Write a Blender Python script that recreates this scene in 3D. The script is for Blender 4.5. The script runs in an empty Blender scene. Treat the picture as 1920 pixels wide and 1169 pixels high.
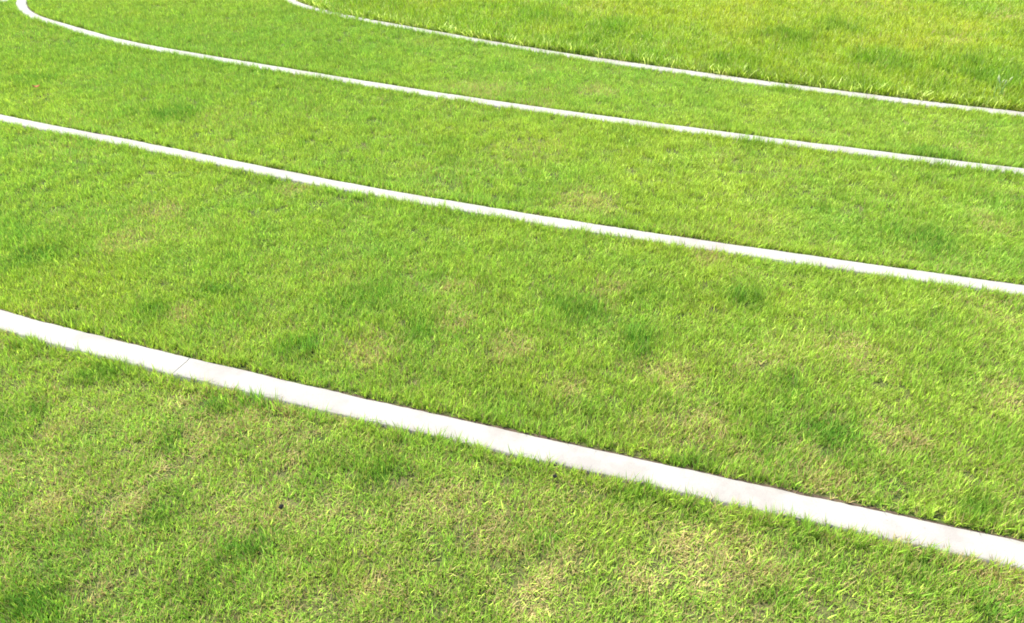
import bpy, math, random
import numpy as np
from mathutils import Vector, noise

random.seed(7)
rng = np.random.default_rng(7)
S = bpy.context.scene
COL = S.collection

# ------------------------------------------------------------------ camera
cam_d = bpy.data.cameras.new('camera')
cam = bpy.data.objects.new('camera', cam_d)
COL.objects.link(cam)
cam.location = (0, 0, 1.75)
cam.rotation_euler = (math.radians(90 - 32.6), 0, 0)
cam_d.sensor_width = 36.0
cam_d.lens = 29.06
cam_d.clip_start = 0.05
cam_d.clip_end = 2000
S.camera = cam

# ------------------------------------------------------------------ sky, sun, exposure
SUN_EL, SUN_AZ = math.radians(62), math.radians(-62)      # azimuth from +Y (away from the viewer) towards +X
W = bpy.data.worlds.new('World')
S.world = W
W.use_nodes = True
nt = W.node_tree
bg = nt.nodes['Background']
sky = nt.nodes.new('ShaderNodeTexSky')
sky.sky_type = 'NISHITA'
sky.sun_disc = False
sky.sun_elevation = SUN_EL
sky.sun_rotation = SUN_AZ
nt.links.new(sky.outputs[0], bg.inputs[0])
bg.inputs[1].default_value = 0.15
sun_d = bpy.data.lights.new('sun', 'SUN')
sun_d.energy = 4.0
sun_d.angle = math.radians(0.5)
sun_d.color = (1.0, 0.95, 0.86)
sun = bpy.data.objects.new('sun', sun_d)
COL.objects.link(sun)
to_sun = Vector((math.sin(SUN_AZ) * math.cos(SUN_EL), math.cos(SUN_AZ) * math.cos(SUN_EL), math.sin(SUN_EL)))
sun.rotation_euler = to_sun.to_track_quat('Z', 'Y').to_euler()
sun.location = to_sun * 20
S.view_settings.view_transform = 'Standard'
S.view_settings.look = 'None'
S.view_settings.gamma = 1
S.view_settings.use_curve_mapping = False
S.view_settings.exposure = 2.17
S.cycles.max_bounces = 8
S.cycles.transmission_bounces = 6
S.cycles.pixel_filter_type = 'BLACKMAN_HARRIS'
S.cycles.filter_width = 1.8

# ------------------------------------------------------------------ tagging
def tag(o, label=None, cat=None, group=None, kind=None):
    if label: o['label'] = label
    if cat: o['category'] = cat
    if group: o['group'] = group
    if kind: o['kind'] = kind
    return o

def link(o, parent=None):
    COL.objects.link(o)
    if parent: o.parent = parent
    return o

# ------------------------------------------------------------------ node helpers
class NT:
    def __init__(self, tree):
        self.t = tree; self.n = tree.nodes; self.l = tree.links
    def new(self, kind, **kw):
        n = self.n.new(kind)
        for k, v in kw.items(): setattr(n, k, v)
        return n
    def put(self, sock, v):
        if hasattr(v, 'is_linked') or isinstance(v, bpy.types.NodeSocket): self.l.new(v, sock)
        else: sock.default_value = v
    def math(self, op, a, b=0.0, clamp=False):
        n = self.new('ShaderNodeMath', operation=op, use_clamp=clamp)
        self.put(n.inputs[0], a); self.put(n.inputs[1], b)
        return n.outputs[0]
    def mix(self, f, a, b, blend='MIX'):
        n = self.new('ShaderNodeMix', data_type='RGBA', blend_type=blend)
        self.put(n.inputs[0], f)
        for s, v in ((n.inputs[6], a), (n.inputs[7], b)):
            if isinstance(v, tuple): s.default_value = (*v, 1)
            else: self.l.new(v, s)
        return n.outputs[2]
    def noise(self, vec, scale, detail=3, rough=0.55):
        n = self.new('ShaderNodeTexNoise')
        n.inputs['Scale'].default_value = scale
        n.inputs['Detail'].default_value = detail
        n.inputs['Roughness'].default_value = rough
        if vec is not None: self.l.new(vec, n.inputs['Vector'])
        return n.outputs[0]
    def ramp(self, f, lo, hi):
        n = self.new('ShaderNodeMapRange', clamp=True)
        self.put(n.inputs[0], f)
        n.inputs[1].default_value = lo; n.inputs[2].default_value = hi
        return n.outputs[0]

def new_mat(name):
    m = bpy.data.materials.new(name)
    m.use_nodes = True
    m.node_tree.nodes.clear()
    t = NT(m.node_tree)
    out = t.new('ShaderNodeOutputMaterial')
    return m, t, out

# ------------------------------------------------------------------ materials
def blade_material(name, green, lush, yellow, tan, pale, trans):
    m, t, out = new_mat(name)
    def inst(a):
        return t.new('ShaderNodeAttribute', attribute_type='INSTANCER', attribute_name=a).outputs['Fac']
    dry, lus, tone = inst('dry'), inst('lush'), inst('tone')
    geo = t.new('ShaderNodeAttribute', attribute_type='GEOMETRY', attribute_name='blade')
    sep = t.new('ShaderNodeSeparateColor')
    t.l.new(geo.outputs['Color'], sep.inputs[0])
    rnd, tip, rnd2 = sep.outputs[0], sep.outputs[1], sep.outputs[2]
    c = t.mix(tone, green, yellow)                               # cooler to warmer green over the lawn
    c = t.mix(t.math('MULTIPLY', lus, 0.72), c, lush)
    c = t.mix(t.ramp(rnd2, 0.74, 0.95), c, pale)                 # a few pale young blades
    c = t.mix(t.math('MULTIPLY', t.ramp(tip, 0.35, 0.0), 0.18), c, tan)    # straw-coloured sheath at the root
    isdry = t.ramp(t.math('SUBTRACT', dry, rnd), -0.03, 0.03)
    c = t.mix(isdry, c, tan)
    hs = t.new('ShaderNodeHueSaturation')
    each = t.new('ShaderNodeObjectInfo').outputs['Random']
    t.put(hs.inputs['Value'], t.math('MULTIPLY', t.math('ADD', 0.75, t.math('MULTIPLY', each, 0.5)), t.math('ADD', 0.5, t.math('MULTIPLY', rnd, 0.95))))
    t.put(hs.inputs['Hue'], t.math('ADD', 0.49, t.math('MULTIPLY', rnd2, 0.02)))
    t.l.new(c, hs.inputs['Color'])
    c = hs.outputs[0]
    p = t.new('ShaderNodeBsdfPrincipled')
    t.l.new(c, p.inputs['Base Color'])
    p.inputs['Roughness'].default_value = 0.45
    p.inputs['Specular IOR Level'].default_value = 0.17
    tr = t.new('ShaderNodeBsdfTranslucent')
    t.l.new(t.mix(0.35, c, t.mix(1.0, c, (1.35, 1.35, 0.5), 'MULTIPLY')), tr.inputs[0])
    mx = t.new('ShaderNodeMixShader')
    mx.inputs[0].default_value = trans
    t.l.new(p.outputs[0], mx.inputs[1]); t.l.new(tr.outputs[0], mx.inputs[2])
    t.l.new(mx.outputs[0], out.inputs[0])
    return m

M_LAWN = blade_material('lawn_blade', (0.168, 0.305, 0.032), (0.066, 0.185, 0.017), (0.250, 0.340, 0.030),
                        (0.43, 0.345, 0.135), (0.38, 0.46, 0.065), 0.45)
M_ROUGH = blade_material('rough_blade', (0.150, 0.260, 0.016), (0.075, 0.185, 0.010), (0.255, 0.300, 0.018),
                         (0.48, 0.39, 0.14), (0.38, 0.43, 0.10), 0.45)

def ground_material():
    m, t, out = new_mat('turf_soil')
    geo = t.new('ShaderNodeNewGeometry')
    pos = geo.outputs['Position']
    n1 = t.noise(pos, 90, 4, 0.6); n2 = t.noise(pos, 2.2, 4); n3 = t.noise(pos, 320, 2)
    c = t.mix(t.ramp(n1, 0.35, 0.65), (0.018, 0.028, 0.006), (0.050, 0.062, 0.016))
    c = t.mix(t.math('MULTIPLY', t.ramp(n2, 0.45, 0.7), 0.5), c, (0.11, 0.085, 0.04))
    c = t.mix(t.math('MULTIPLY', t.ramp(n3, 0.62, 0.70), 0.7), c, (0.035, 0.028, 0.018))
    p = t.new('ShaderNodeBsdfPrincipled')
    t.l.new(c, p.inputs['Base Color'])
    p.inputs['Roughness'].default_value = 0.95
    p.inputs['Specular IOR Level'].default_value = 0.1
    b = t.new('ShaderNodeBump'); b.inputs['Strength'].default_value = 0.6; b.inputs['Distance'].default_value = 0.01
    t.l.new(n1, b.inputs['Height']); t.l.new(b.outputs[0], p.inputs['Normal'])
    t.l.new(p.outputs[0], out.inputs[0])
    return m
M_GROUND = ground_material()

def kerb_material():
    m, t, out = new_mat('whitewashed_concrete')
    pos = t.new('ShaderNodeNewGeometry').outputs['Position']
    big = t.noise(pos, 3.1, 4, 0.6); mid = t.noise(pos, 17, 5, 0.65); fine = t.noise(pos, 210, 3); pit = t.noise(pos, 75, 2)
    c = t.mix(t.ramp(mid, 0.3, 0.7), (0.158, 0.151, 0.130), (0.184, 0.177, 0.154))
    c = t.mix(t.math('MULTIPLY', t.ramp(t.math('MULTIPLY', big, t.math('ADD', mid, 0.5)), 0.46, 0.64), 0.85), c, (0.138, 0.124, 0.106))   # rubbed, pinkish places
    c = t.mix(t.math('MULTIPLY', t.ramp(fine, 0.52, 0.72), 0.60), c, (0.126, 0.117, 0.102))
    c = t.mix(t.math('MULTIPLY', t.ramp(pit, 0.66, 0.74), 0.55), c, (0.11, 0.095, 0.08))
    p = t.new('ShaderNodeBsdfPrincipled')
    t.l.new(c, p.inputs['Base Color'])
    p.inputs['Roughness'].default_value = 0.85
    p.inputs['Specular IOR Level'].default_value = 0.25
    b = t.new('ShaderNodeBump'); b.inputs['Strength'].default_value = 0.35; b.inputs['Distance'].default_value = 0.003
    t.l.new(t.math('ADD', mid, fine), b.inputs['Height']); t.l.new(b.outputs[0], p.inputs['Normal'])
    t.l.new(p.outputs[0], out.inputs[0])
    return m
M_KERB = kerb_material()

def plain(name, col, rough=0.8, scale=60, var=0.5):
    m, t, out = new_mat(name)
    pos = t.new('ShaderNodeTexCoord').outputs['Object']
    n = t.noise(pos, scale, 4)
    c = t.mix(n, tuple(v * (1 - var) for v in col), tuple(min(1, v * (1 + var)) for v in col))
    p = t.new('ShaderNodeBsdfPrincipled')
    t.l.new(c, p.inputs['Base Color']); p.inputs['Roughness'].default_value = rough; p.inputs['Specular IOR Level'].default_value = 0.08
    t.l.new(p.outputs[0], out.inputs[0])
    return m
M_STONE = plain('dark_stone', (0.008, 0.008, 0.007), 1.0)
M_SOIL = plain('bare_soil', (0.05, 0.036, 0.024), 0.95, 40)
M_LEAF = plain('dead_leaf', (0.30, 0.13, 0.05))
M_STALK = plain('pale_stalk', (0.17, 0.26, 0.06))
M_SEED = plain('seed_head', (0.24, 0.27, 0.12))

# ------------------------------------------------------------------ the edging lines on the ground (metres)
def bspline(P, step=0.02):
    P = np.array(P, float)
    P = np.vstack([2 * P[0] - P[1], P, 2 * P[-1] - P[-2]])
    u = np.linspace(0, 1, 60, endpoint=False)[:, None]
    B = [(1 - u) ** 3 / 6, (3 * u ** 3 - 6 * u ** 2 + 4) / 6, (-3 * u ** 3 + 3 * u ** 2 + 3 * u + 1) / 6, u ** 3 / 6]
    Q = np.vstack([sum(B[j] * P[i + j] for j in range(4)) for i in range(len(P) - 3)])
    s = np.r_[0, np.cumsum(np.linalg.norm(np.diff(Q, axis=0), axis=1))]
    t = np.arange(0, s[-1], step)
    return np.stack([np.interp(t, s, Q[:, 0]), np.interp(t, s, Q[:, 1])], 1)

LINES = {
 'A': [(-4.9, 4.233), (-3.9, 3.633), (-2.9, 3.083), (-1.99, 2.663), (-1.47, 2.473), (-1.14, 2.353), (-0.57, 2.153), (0.07, 1.938),
       (0.51, 1.793), (0.97, 1.643), (1.38, 1.508), (2.3, 1.223), (3.2, 0.963), (4.2, 0.703)],
 'B': [(-6.6, 8.366), (-6.0, 7.266), (-5.2, 6.266), (-4.25, 5.526), (-3.17, 4.921), (-2.23, 4.536), (-1.52, 4.206), (-0.88, 3.916), (-0.21, 3.656),
       (0.35, 3.446), (0.78, 3.301), (1.47, 3.076), (2.10, 2.876), (3.2, 2.546), (4.4, 2.236), (5.6, 1.966)],
 'C': [(-4.2, 11.148), (-4.6, 10.348), (-4.83, 9.548), (-4.84, 8.848), (-4.70, 8.268), (-4.57, 8.018), (-4.44, 7.798), (-4.25, 7.578), (-4.02, 7.388), (-3.76, 7.188), (-3.30, 6.838), (-2.95, 6.608),
       (-2.27, 6.258), (-1.2, 5.728), (-0.42, 5.348), (0.27, 5.048), (1.03, 4.738), (1.93, 4.388), (2.75, 4.088), (3.9, 3.688), (5.2, 3.248), (6.4, 2.898)],
 'D': [(-1.7, 10.558), (-2.15, 9.858), (-2.36, 9.158), (-2.30, 8.608), (-2.13, 8.228), (-2.00, 8.048), (-1.86, 7.898), (-1.67, 7.728), (-1.46, 7.558), (-1.21, 7.378), (-0.71, 7.048),
       (-0.26, 6.748), (0.17, 6.468), (0.94, 6.048), (1.64, 5.688), (2.27, 5.388), (2.87, 5.128), (3.22, 4.988), (4.5, 4.458), (6.0, 3.938), (7.2, 3.558)],
 'E': [(-6.6, 7.540), (-5.9, 7.79), (-5.3, 8.02), (-4.95, 8.135), (-4.76, 8.20)],
}
CUR = {k: bspline(v) for k, v in LINES.items()}
KW = {'A': 0.101, 'B': 0.085, 'C': 0.093, 'D': 0.095, 'E': 0.10}     # widths
KZ = 0.011                                                             # top of the edging above the soil

def frames(C):
    t = np.gradient(C, axis=0)
    t /= np.linalg.norm(t, axis=1)[:, None]
    return t, np.stack([-t[:, 1], t[:, 0]], 1)        # left normal: the far side, since lines run left to right
CURN = {k: frames(c)[1] for k, c in CUR.items()}

def signed(k, P):
    """signed distance of points to a line, positive on its far (inner) side"""
    C, N = CUR[k][::3], CURN[k][::3]
    d = np.full(len(P), 9.0); side = np.zeros(len(P)); idx = np.zeros(len(P), int)
    for a in range(0, len(P), 20000):
        q = P[a:a + 20000]
        D2 = ((q[:, None, :] - C[None]) ** 2).sum(2)
        i = D2.argmin(1)
        v = q - C[i]
        off = (v * N[i]).sum(1)
        end = (i == 0) | (i == len(C) - 1)
        dist = np.where(end, np.sqrt(D2[np.arange(len(q)), i]), np.abs(off))
        d[a:a + 20000] = np.minimum(dist, 9); side[a:a + 20000] = np.sign(off); idx[a:a + 20000] = i
    return d * np.where(side >= 0, 1, -1)

# ------------------------------------------------------------------ ground
def vnoise(x, y, s, seed):
    """smooth value noise on arrays, 0..1"""
    r = np.random.default_rng(seed).random((256, 256))
    X, Y = x / s + 400.3, y / s + 400.7
    i, j = np.floor(X).astype(int), np.floor(Y).astype(int)
    fx, fy = X - i, Y - j
    fx = fx * fx * (3 - 2 * fx); fy = fy * fy * (3 - 2 * fy)
    g = lambda a, b: r[a % 256, b % 256]
    return (g(i, j) * (1 - fx) + g(i + 1, j) * fx) * (1 - fy) + (g(i, j + 1) * (1 - fx) + g(i + 1, j + 1) * fx) * fy

def fbm(x, y, s, seed, o=3):
    v = 0; a = 0; w = 1.0
    for k in range(o):
        v = v + w * vnoise(x, y, s / 2 ** k, seed + k); a += w; w *= 0.55
    return v / a

def height(x, y):
    x = np.asarray(x, float); y = np.asarray(y, float)
    near = np.clip(1.4 - np.hypot(x, y - 5) / 14, 0, 1)
    return ((fbm(x, y, 0.7, 11) - 0.5) * 0.018 - 0.004) * near

ax = np.r_[-600, -200, -80, -40, -22, -14, np.arange(-10, 10.01, 0.12), 14, 22, 40, 80, 200, 600]
ay = np.r_[-600, -150, -40, -12, -4, np.arange(-1, 14.01, 0.12), 18, 26, 40, 80, 200, 600]
gx, gy = np.meshgrid(ax, ay)
gz = height(gx, gy)
nx, ny = len(ax), len(ay)
i = np.arange(nx * ny).reshape(ny, nx)
me = bpy.data.meshes.new('ground')
me.from_pydata(np.stack([gx.ravel(), gy.ravel(), gz.ravel()], 1).tolist(), [],
               np.stack([i[:-1, :-1].ravel(), i[:-1, 1:].ravel(), i[1:, 1:].ravel(), i[1:, :-1].ravel()], 1).tolist())
me.materials.append(M_GROUND)
me.polygons.foreach_set('use_smooth', [True] * len(me.polygons))
tag(link(bpy.data.objects.new('ground', me)), kind='structure', label='soil and thatch under the whole lawn', cat='ground')

# ------------------------------------------------------------------ white concrete edging
def segment(k, a, b, first, last, wide):
    """one cast piece of an edging line between curve samples a and b"""
    C, N = CUR[k], CURN[k]
    w = KW[k] / 2
    prof = [(-1, -0.06, 0), (-1, -0.004, 0), (-0.93, 0.0, 1), (-0.5, 0.0012, 2), (0, 0.0016, 2), (0.5, 0.0012, 2), (0.93, 0.0, 1), (1, -0.004, 0), (1, -0.06, 0)]
    V, F = [], []
    ids = list(range(a, b + 1))
    for q, s in enumerate(ids):
        c, n = C[s].copy(), N[s]
        t = np.array([n[1], -n[0]])
        cut = 1 if q == 0 and not first else -1 if q == len(ids) - 1 and not last else 0
        for u, z, typ in prof:
            wob = noise.noise(Vector((c[0] * 9, c[1] * 9, u * 3 + ord(k)))) * 0.0045 + noise.noise(Vector((c[0] * 41, c[1] * 41, u * 3))) * 0.0028
            if cut:                                   # a ragged hairline joint, the same crooked line on both pieces
                crook = noise.noise(Vector((s * 1.7, u * 2.3, 5))) * 0.009
                gap = (0.0011 if s in wide else 0.0002) * max(0.1, 1 + 1.6 * noise.noise(Vector((s * 3.1, u * 4.1, 9))))
                c = C[s] + t * (crook + cut * gap)
            p = c + n * (u * w + (wob if abs(u) > 0.8 else 0))
            zz = KZ + z + noise.noise(Vector((c[0] * 3, c[1] * 3, u))) * 0.0016
            if typ and s in wide and (q == 0 or q == len(ids) - 1) and not ((q == 0 and first) or (q and last)):
                zz -= 0.0008
            V.append((p[0], p[1], zz))
    m = len(prof)
    for q in range(len(ids) - 1):
        for j in range(m - 1):
            F.append((q * m + j, (q + 1) * m + j, (q + 1) * m + j + 1, q * m + j + 1))
    for end, flip in ((0, False), ((len(ids) - 1) * m, True)):      # end faces with vertices of their own, so the arris stays sharp
        o = len(V)
        V += V[end:end + m]
        F.append(tuple(reversed(range(o, o + m))) if flip else tuple(range(o, o + m)))
    me = bpy.data.meshes.new('kerb_segment')
    me.from_pydata(V, [], F)
    me.materials.append(M_KERB)
    me.polygons.foreach_set('use_smooth', [len(p.vertices) == 4 for p in me.polygons])
    me.validate(); me.update()
    return me

def edging(k, joints, label):
    C = CUR[k]
    root = bpy.data.objects.new('concrete_edging', None)
    mid = C[len(C) // 2]
    root.location = (mid[0], mid[1], 0)
    root.empty_display_size = 0.2
    tag(link(root), label, 'edging', 'white edging strips set into the lawn')
    cuts = sorted({0, len(C) - 1} | {int(((C - np.array(j)) ** 2).sum(1).argmin()) for j in joints})
    wide = {int(((C - np.array(j)) ** 2).sum(1).argmin()) for j in ((-1.163, 2.385), (-0.414, 5.395))}
    for a, b in zip(cuts[:-1], cuts[1:]):
        me = segment(k, a, b, a == 0, b == len(C) - 1, wide)
        me.transform(__import__('mathutils').Matrix.Translation((-mid[0], -mid[1], 0)))
        link(bpy.data.objects.new('kerb_segment', me), root)
    N, w = CURN[k], KW[k] / 2                     # bare soil where the turf is cut back along the far side
    V, F = [], []
    for q, (c, n) in enumerate(zip(C, N)):
        e = w + 0.015 + 0.008 * noise.noise(Vector((c[0] * 6, c[1] * 6, 3)))
        for d, z in ((w - 0.004, 0.003), (w + 0.006, 0.001), (e, 0.004), (e + 0.004, -0.02)):
            p = c + n * d - mid
            V.append((p[0], p[1], float(height(*c)) + z + 0.002 * noise.noise(Vector((c[0] * 50, c[1] * 50, d * 90)))))
        if q:
            F += [(q * 4 - 4 + j, q * 4 + j, q * 4 + j + 1, q * 4 - 3 + j) for j in range(3)]
    me = bpy.data.meshes.new('soil_gap'); me.from_pydata(V, [], F); me.materials.append(M_SOIL)
    link(bpy.data.objects.new('soil_gap', me), root)
    return root

edging('A', [(-3.6, 3.5), (-1.897, 2.66), (-1.163, 2.385), (0.258, 1.893), (1.75, 1.41), (3.2, 0.98)],
       'broad white concrete edging strip nearest the camera, with a dark crack across its left part')
edging('B', [(-5.2, 6.3), (-2.9, 4.86), (-1.005, 4.0), (0.9, 3.295), (2.6, 2.76), (4.4, 2.27)],
       'white concrete edging strip second from the camera, leaving the picture on the left')
edging('C', [(-4.83, 9.6), (-4.44, 7.85), (-2.6, 6.48), (-0.414, 5.395), (1.4, 4.65), (3.3, 3.95), (5.2, 3.3)],
       'white concrete edging strip that bends sharply away at the top left corner')
edging('D', [(-2.30, 8.65), (-0.5, 6.95), (1.3, 5.9), (3.1, 5.08), (4.5, 4.5)],
       'thin white concrete edging strip along the foot of the longer rough grass')
edging('E', [(-5.6, 8.02)], 'short end of white edging in the extreme top left corner, beside the bend')

# ------------------------------------------------------------------ grass tufts (sources for the instances)
def tuft(name, mat, n, radius, h, hv, width, lean, seed, segs=2, seedy=0):
    r = random.Random(seed)
    V, F, A = [], [], []
    for b in range(n):
        ra, an = radius * math.sqrt(r.random()), r.random() * 6.283
        bx, by = ra * math.cos(an), ra * math.sin(an)
        az = r.random() * 6.283
        le = abs(r.gauss(0, lean)) + 0.08
        bend = r.uniform(0.2, 0.9) * (1 if r.random() < .85 else 1.6)
        L = h * max(0.35, r.gauss(1, hv))
        w = width * r.uniform(0.7, 1.25)
        rnd, rnd2 = r.random(), r.random()
        tw = az + 1.571 + r.uniform(-0.9, 0.9)
        dx, dy = math.cos(tw) * w / 2, math.sin(tw) * w / 2
        x, y, z, ang = bx, by, -0.006, le
        base = len(V)
        for s in range(segs + 1):
            f = s / segs
            if s:
                st = (L + 0.006) / segs
                x += math.cos(az) * math.sin(ang) * st; y += math.sin(az) * math.sin(ang) * st; z += math.cos(ang) * st
                ang += bend / segs
            k = (1 - 0.25 * f) if s < segs else 0
            if s < segs:
                V += [(x - dx * k, y - dy * k, z), (x + dx * k, y + dy * k, z)]
                A += [(rnd, f, rnd2, 1)] * 2
            else:
                V.append((x, y, z)); A.append((rnd, 1, rnd2, 1))
        for s in range(segs - 1):
            o = base + 2 * s
            F.append((o, o + 1, o + 3, o + 2))
        o = base + 2 * (segs - 1)
        F.append((o, o + 1, o + 2))
    me = bpy.data.meshes.new(name)
    me.from_pydata(V, [], F)
    at = me.color_attributes.new('blade', 'FLOAT_COLOR', 'POINT')
    at.data.foreach_set('color', np.array(A, np.float32).ravel())
    me.materials.append(mat)
    me.polygons.foreach_set('use_smooth', [True] * len(me.polygons))
    return bpy.data.objects.new(name, me)

LAWN_SRC = ([tuft('lawn_tuft', M_LAWN, 30, 0.025, 0.0235, 0.30, 0.0024, 0.27, 100 + k) for k in range(6)] +
            [tuft('lawn_sprig', M_LAWN, 8, 0.007, 0.032, 0.30, 0.0024, 0.28, 200 + k) for k in range(4)])
ROUGH_SRC = ([tuft('rough_tuft', M_ROUGH, 16, 0.030, 0.046, 0.36, 0.0042, 0.32, 300 + k, 3) for k in range(6)] +
             [tuft('rough_sprig', M_ROUGH, 6, 0.008, 0.060, 0.30, 0.0040, 0.40, 400 + k, 3) for k in range(4)])

# ------------------------------------------------------------------ where the turf is lush or worn (x, y, radius)
LUSH = [(-1.46, 2.37, 0.11), (-1.22, 1.33, 0.18), (-0.73, 1.51, 0.09), (-0.82, 1.39, 0.11), (-0.38, 1.81, 0.11), (-0.19, 2.0, 0.07), (0.36, 1.74, 0.09),
        (1.07, 1.44, 0.13), (0.49, 2.52, 0.1), (-0.78, 2.48, 0.09), (-1.42, 2.72, 0.1), (-1.08, 2.7, 0.1), (0.94, 2.22, 0.11), (0.27, 2.72, 0.15),
        (-0.56, 2.84, 0.13), (1.35, 1.68, 0.09), (0.5, 1.66, 0.08), (0.66, 1.37, 0.08), (-2.09, 3.15, 0.14), (-0.99, 2.13, 0.09), (-0.88, 2.24, 0.1),
        (0.55, 1.85, 0.1), (1.02, 2.0, 0.12), (-1.61, 2.08, 0.12), (0.06, 1.6, 0.06), (-2.11, 5.03, 0.22), (-3.36, 5.75, 0.3), (-1.17, 2.88, 0.11),
        (0.28, 7.45, 0.35), (0.85, 7.08, 0.3), (3.25, 6.01, 0.45), (2.72, 6.14, 0.4), (2.22, 6.74, 0.4), (3.38, 5.63, 0.35), (2.35, 4.29, 0.21),
        (1.87, 3.34, 0.2), (-0.99, 1.72, 0.09), (2.67, 7.08, 0.3), (0.95, 2.84, 0.13), (-1.11, 1.97, 0.07), (1.24, 1.34, 0.1), (1.6, 6.1, 0.35), (0.6, 6.6, 0.25)]
DRY = [(-1.12, 1.7, 0.14), (-1.04, 1.4, 0.08), (-1.35, 1.68, 0.09), (-1.04, 1.92, 0.13), (-0.51, 2.47, 0.14), (-0.4, 2.53, 0.1), (0.54, 2.34, 0.17),
       (0.34, 2.8, 0.13), (-1.74, 3.32, 0.19), (-1.31, 2.72, 0.1), (1.68, 2.2, 0.14), (-0.53, 2.1, 0.08), (0.69, 1.49, 0.13), (-0.01, 1.58, 0.12),
       (3.6, 6.77, 0.26), (4.33, 7.45, 0.28), (-0.24, 2.92, 0.11), (0.42, 2.92, 0.13), (-0.21, 5.46, 0.4), (0.57, 5.5, 0.21), (-0.66, 1.64, 0.1),
       (-0.18, 1.68, 0.06), (0.49, 1.54, 0.13), (0.22, 2.24, 0.11), (0.0, 2.47, 0.12), (1.03, 2.05, 0.07), (-0.97, 2.2, 0.06), (-1.1, 2.0, 0.06),
       (0.37, 3.74, 0.24), (0.87, 3.19, 0.14), (1.26, 2.5, 0.12), (-0.23, 2.68, 0.12), (0.14, 5.19, 0.21), (-1.1, 3.93, 0.16), (-1.7, 3.62, 0.18),
       (1.24, 1.97, 0.1), (-0.36, 1.44, 0.13), (0.05, 1.4, 0.12), (0.33, 1.44, 0.1), (0.13, 1.49, 0.1), (-1.48, 2.05, 0.08), (2.24, 3.51, 0.15), (-0.65, 1.85, 0.11)]

def spots(x, y, L):
    wx = x + (fbm(x, y, 0.12, 71) - 0.5) * 0.16; wy = y + (fbm(x, y, 0.12, 81) - 0.5) * 0.16
    v = np.zeros_like(x)
    for a, b, r in L:
        v = np.maximum(v, np.exp(-(((wx - a) ** 2 + (wy - b) ** 2) / (r * r * 0.62)) ** 1.3))
    return v

def field(x, y, behind=None):
    lush = np.clip((fbm(x, y, 0.28, 21) - 0.57) * 3.0, 0, 1) * 0.6
    lush = np.maximum(lush, spots(x, y, LUSH) * np.clip(1.35 - y * 0.08, 0.9, 1.1))
    lush = np.clip(lush * np.clip(fbm(x, y, 0.07, 25) * 2.6 - 0.45, 0.1, 1.4), 0, 1)
    lush = np.maximum(lush, 0.45 * np.clip((y - 4.2) / 2, 0, 1) * np.clip((0.6 - x) / 2, 0, 1) * (0.6 + 0.8 * fbm(x, y, 0.5, 27)))
    near = np.clip((3.4 - y) / 1.8, 0.0, 1)
    dry = 0.06 + 0.16 * near + np.clip((fbm(x, y, 0.33, 31) - 0.50) * 2.2, 0, 1) * (0.22 + 0.42 * near)
    dry = dry * (0.45 + 1.1 * fbm(x, y, 0.05, 35))
    dry = np.maximum(dry, spots(x, y, DRY) * (0.45 + 0.25 * near))
    dry = dry * (1 - 0.85 * lush)
    tone = np.clip((fbm(x, y, 1.1, 41) - 0.5) * 2.2 + 0.5, 0, 1) * 0.6 + np.clip((fbm(x, y, 0.16, 45) - 0.5) * 2.6 + 0.5, 0, 1) * 0.4
    front = np.clip((1.93 - 0.36 * x - y) / 0.1, 0, 1)               # the worn strip in front of the nearest edging
    dry = dry + front * 0.045 * (1 - lush)
    tone = tone * (1 - 0.25 * front)
    if behind is not None:                                           # shade along the foot of the rough grass, painted in as darker lush green
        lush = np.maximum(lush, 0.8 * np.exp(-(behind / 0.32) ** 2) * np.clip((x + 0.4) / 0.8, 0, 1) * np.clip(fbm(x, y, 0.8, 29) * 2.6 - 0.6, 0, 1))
    return lush, dry, tone, front

# ------------------------------------------------------------------ scatter
def scatter(region, dens):
    x0, x1, y0, y1 = region
    n = int((x1 - x0) * (y1 - y0) * dens)
    P = np.stack([rng.uniform(x0, x1, n), rng.uniform(y0, y1, n)], 1)
    half = 0.62 * (P[:, 1] * 0.842 + 0.94) + 0.9
    return P[np.abs(P[:, 0]) < half]

def keep_off(P, margin_near, margin_far):
    ok = np.ones(len(P), bool)
    inner = signed('D', P)
    for k in CUR:
        d = inner if k == 'D' else signed(k, P)
        w = KW[k] / 2
        ok &= (d < -(w + margin_near)) | (d > w + margin_far)
    return ok, inner

P1 = scatter((-8.2, 8.2, 0.7, 3.6), 3000); P2 = scatter((-8.2, 8.2, 3.6, 6.5), 2000); P3 = scatter((-8.2, 8.2, 6.5, 11.0), 1500)
P = np.vstack([P1, P2, P3])
ok, inD = keep_off(P, 0.024, 0.034)
P, inD = P[ok], inD[ok]
big = np.ones(len(P), bool)
# finer sprigs close along both sides of every edging line
E, Ei = [], []
for k in CUR:
    C, N = CUR[k], CURN[k]; w = KW[k] / 2
    L = len(C) * 0.02
    for lo, hi, d in ((-0.052, 0.0, 300), (0.011, 0.06, 220)):
        n = int(L * d)
        i = rng.integers(0, len(C) - 1, n)
        off = rng.uniform(lo, hi, n)
        if lo < 0: off = -w + off
        else: off = w + off + np.maximum(0, fbm(C[i, 0], C[i, 1], 0.3, 61) - 0.5) * 0.03
        E.append(C[i] + (C[i + 1] - C[i]) * rng.random(n)[:, None] + N[i] * off[:, None])
E = np.vstack(E)
half = 0.62 * (E[:, 1] * 0.842 + 0.94) + 0.9
E = E[(np.abs(E[:, 0]) < half) & (E[:, 1] > 0.7)]
ok, inE = keep_off(E, 0.0, 0.009)
E, inE = E[ok], inE[ok]
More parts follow.
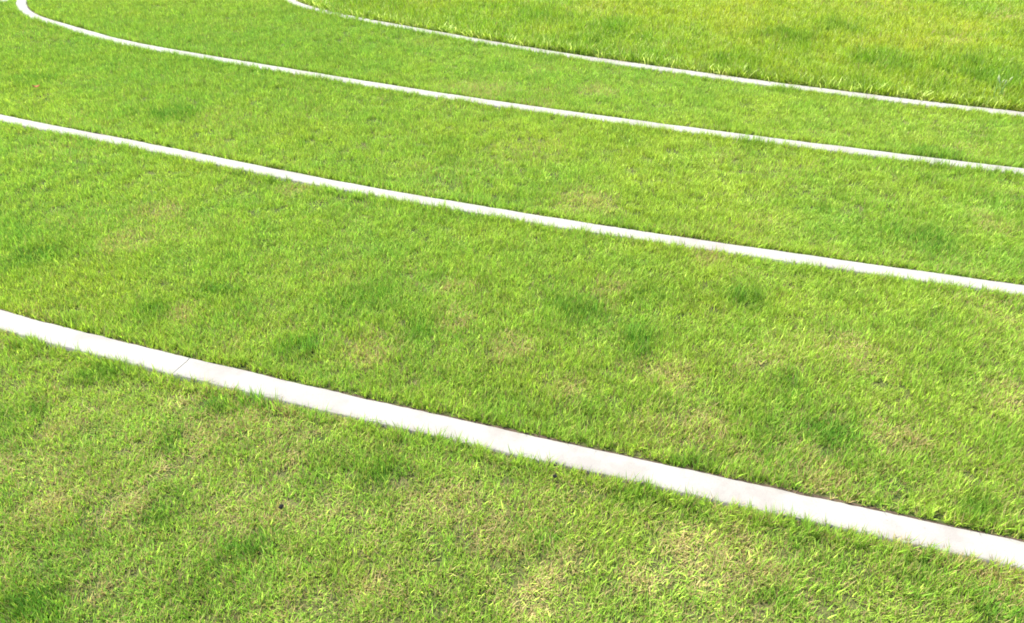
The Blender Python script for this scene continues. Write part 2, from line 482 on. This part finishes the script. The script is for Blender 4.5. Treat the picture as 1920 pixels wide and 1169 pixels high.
# turf creeping over the buried stretch of the far edging
n = 900
i = rng.integers(0, len(CUR['D']) - 1, n)
Q = CUR['D'][i] + CURN['D'][i] * rng.uniform(-0.055, 0.05, n)[:, None]
dq = np.abs(Q[:, 0] + 1.50) / 0.24
sel = (rng.random(n) < np.exp(-dq ** 2) * 0.5)
Q = np.vstack([Q[sel] + rng.normal(0, .01, (sel.sum(), 2)) for _ in range(5)])
inQ = np.full(len(Q), -0.01)

allP = np.vstack([P, E, Q])
inner = np.r_[inD, inE, inQ]
small = np.r_[np.zeros(len(P), bool), np.ones(len(E) + len(Q), bool)]
lift = np.r_[np.zeros(len(P) + len(E)), np.full(len(Q), KZ)]
rough = (inner > 0) & (inner < 8.9)

def grass(name, sel, src, nbig, label, hs):
    x, y = allP[sel, 0], allP[sel, 1]
    n = len(x)
    sm = small[sel]
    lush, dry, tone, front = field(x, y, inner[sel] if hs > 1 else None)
    z = height(x, y) + lift[sel]
    hv = (0.78 + 0.5 * (fbm(x, y, 0.13, 51) - 0.5) * 1.6 + 0.42 * lush - 0.25 * np.clip(dry * 2 - 0.3, 0, 1) + 0.2) * hs
    hv = hv * rng.uniform(0.86, 1.16, n) * (1 - 0.22 * front * ~sm)
    tall = rng.random(n) < 0.012
    hv[tall] *= 1.5
    idx = np.where(sm, nbig + rng.integers(0, len(src) - nbig, n), rng.integers(0, nbig, n))
    lean = fbm(x, y, 0.25, 55) - 0.5
    rot = np.stack([rng.normal(0, 0.10, n) + lean * 0.5, rng.normal(0, 0.10, n) + (fbm(x, y, 0.25, 57) - 0.5) * 0.5, rng.uniform(0, 6.283, n)], 1)
    sc = np.stack([np.where(sm, 1.0, 1.05), np.where(sm, 1.0, 1.05), hv], 1)
    me = bpy.data.meshes.new(name)
    me.from_pydata(np.stack([x, y, z], 1).tolist(), [], [])
    def attr(nm, ty, v, key='value'):
        a = me.attributes.new(nm, ty, 'POINT')
        a.data.foreach_set(key, np.ascontiguousarray(v, np.int32 if ty == 'INT' else np.float32).ravel())
    attr('rot', 'FLOAT_VECTOR', rot, 'vector'); attr('scl', 'FLOAT_VECTOR', sc, 'vector')
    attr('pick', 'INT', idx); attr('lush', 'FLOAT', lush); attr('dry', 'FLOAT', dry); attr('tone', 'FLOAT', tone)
    o = link(bpy.data.objects.new(name, me))
    tag(o, label, 'grass', kind='stuff')
    g = bpy.data.node_groups.new(name, 'GeometryNodeTree')
    g.interface.new_socket('Geometry', in_out='INPUT', socket_type='NodeSocketGeometry')
    g.interface.new_socket('Geometry', in_out='OUTPUT', socket_type='NodeSocketGeometry')
    N, Lk = g.nodes, g.links
    gi, go, jn = N.new('NodeGroupInput'), N.new('NodeGroupOutput'), N.new('GeometryNodeJoinGeometry')
    def named(nm, ty):
        a = N.new('GeometryNodeInputNamedAttribute'); a.data_type = ty; a.inputs[0].default_value = nm
        return a.outputs[0]
    r, s, p = named('rot', 'FLOAT_VECTOR'), named('scl', 'FLOAT_VECTOR'), named('pick', 'INT')
    for k, so in enumerate(src):
        oi = N.new('GeometryNodeObjectInfo'); oi.inputs[0].default_value = so; oi.inputs['As Instance'].default_value = True
        cp = N.new('FunctionNodeCompare'); cp.data_type = 'INT'; cp.operation = 'EQUAL'
        ci = [q for q in cp.inputs if q.type == 'INT']
        Lk.new(p, ci[0]); ci[1].default_value = k
        ip = N.new('GeometryNodeInstanceOnPoints')
        Lk.new(gi.outputs[0], ip.inputs['Points']); Lk.new(cp.outputs[0], ip.inputs['Selection'])
        Lk.new(oi.outputs['Geometry'], ip.inputs['Instance']); Lk.new(r, ip.inputs['Rotation']); Lk.new(s, ip.inputs['Scale'])
        Lk.new(ip.outputs[0], jn.inputs[0])
    Lk.new(jn.outputs[0], go.inputs[0])
    md = o.modifiers.new('tufts', 'NODES'); md.node_group = g
    print(name, n)
    return o

grass('lawn_grass', ~rough, LAWN_SRC, 6, 'short mown lawn grass in lanes between the white edging strips', 1.0)
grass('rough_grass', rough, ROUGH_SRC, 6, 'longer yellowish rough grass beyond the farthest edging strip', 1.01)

# ------------------------------------------------------------------ single things lying or standing in the grass
def blob(name, mat, r, loc, seed, flat=0.7):
    import bmesh
    bm = bmesh.new()
    bmesh.ops.create_icosphere(bm, subdivisions=2, radius=r)
    for v in bm.verts:
        f = 1 + 0.45 * noise.noise(v.co / r * 1.3 + Vector((seed, 0, 0)))
        v.co = Vector((v.co.x * f * 1.2, v.co.y * f, v.co.z * f * flat))
    me = bpy.data.meshes.new(name); bm.to_mesh(me); bm.free()
    me.materials.append(mat)
    o = link(bpy.data.objects.new(name, me)); o.location = loc; o.rotation_euler = (0, 0, seed)
    return o

tag(blob('pebble', M_STONE, 0.0065, (-0.653, 1.674, 0.024), 1.3), 'small black pebble lying in dry grass below the nearest edging, left of centre', 'pebble')
tag(blob('pebble', M_STONE, 0.0065, (0.127, 1.796, 0.024), 2.9), 'small black pebble in green grass just under the middle of the nearest edging', 'pebble')

def leaf(loc, rz, ln=0.05, wd=0.024):
    V, F = [], []
    for a in range(7):
        f = a / 6
        w = wd * math.sin(math.pi * min(1, f * 0.92 + 0.04)) ** 0.8 / 2
        z = 0.012 * (2 * f - 1) ** 2
        V += [((f - .5) * ln, -w, z + 0.006), ((f - .5) * ln, 0, z), ((f - .5) * ln, w, z + 0.008)]
    for a in range(6):
        for b in (0, 1):
            o = a * 3 + b
            F.append((o, o + 3, o + 4, o + 1))
    me = bpy.data.meshes.new('dry_leaf'); me.from_pydata(V, [], F); me.materials.append(M_LEAF)
    o = link(bpy.data.objects.new('dry_leaf', me)); o.location = loc; o.rotation_euler = (0.1, 0.15, rz)
    md = o.modifiers.new('thickness', 'SOLIDIFY'); md.thickness = 0.0006
    return o
tag(leaf((-3.198, 5.491, 0.026), 0.6, 0.045, 0.022), 'reddish dry leaf on the lawn near the left border, between two edging strips', 'leaf')

def weed(loc):
    root = link(bpy.data.objects.new('grass_weed', None)); root.location = loc; root.empty_display_size = 0.05
    tag(root, 'tall pale grass weed with seed heads standing behind the far edging at the right border', 'weed')
    r = random.Random(5)
    for k in range(9):
        x, y = r.uniform(-0.10, 0.10), r.uniform(-0.03, 0.05)
        az, le, h = r.uniform(0, 6.28), r.uniform(0.03, 0.22), r.uniform(0.09, 0.155)
        pts = [Vector((x + math.cos(az) * math.sin(le * (1 + f)) * h * f, y + math.sin(az) * math.sin(le * (1 + f)) * h * f, h * f - 0.01)) for f in (0, .25, .5, .75, 1)]
        def tube(name, pts, rad, mat, parent):
            V, F = [], []
            for q, p in enumerate(pts):
                for a in range(5):
                    V.append((p.x + rad[q] * math.cos(a * 1.2566), p.y + rad[q] * math.sin(a * 1.2566), p.z))
            for q in range(len(pts) - 1):
                for a in range(5):
                    F.append((q * 5 + a, q * 5 + (a + 1) % 5, q * 5 + 5 + (a + 1) % 5, q * 5 + 5 + a))
            F += [(4, 3, 2, 1, 0), tuple(range(len(V) - 5, len(V)))]
            me = bpy.data.meshes.new(name); me.from_pydata(V, [], F); me.materials.append(mat)
            return link(bpy.data.objects.new(name, me), parent)
        st = tube('stalk', pts, [0.0022, 0.002, 0.0018, 0.0016, 0.0014], M_STALK, root)
        if k % 3 != 2:
            d = (pts[-1] - pts[-2]).normalized()
            tube('seed_head', [pts[-1] + d * s for s in (-0.002, 0.006, 0.014, 0.022, 0.03)], [0.0015, 0.004, 0.0048, 0.0035, 0.0008], M_SEED, st)
weed((3.12, 5.31, float(height(3.12, 5.31))))
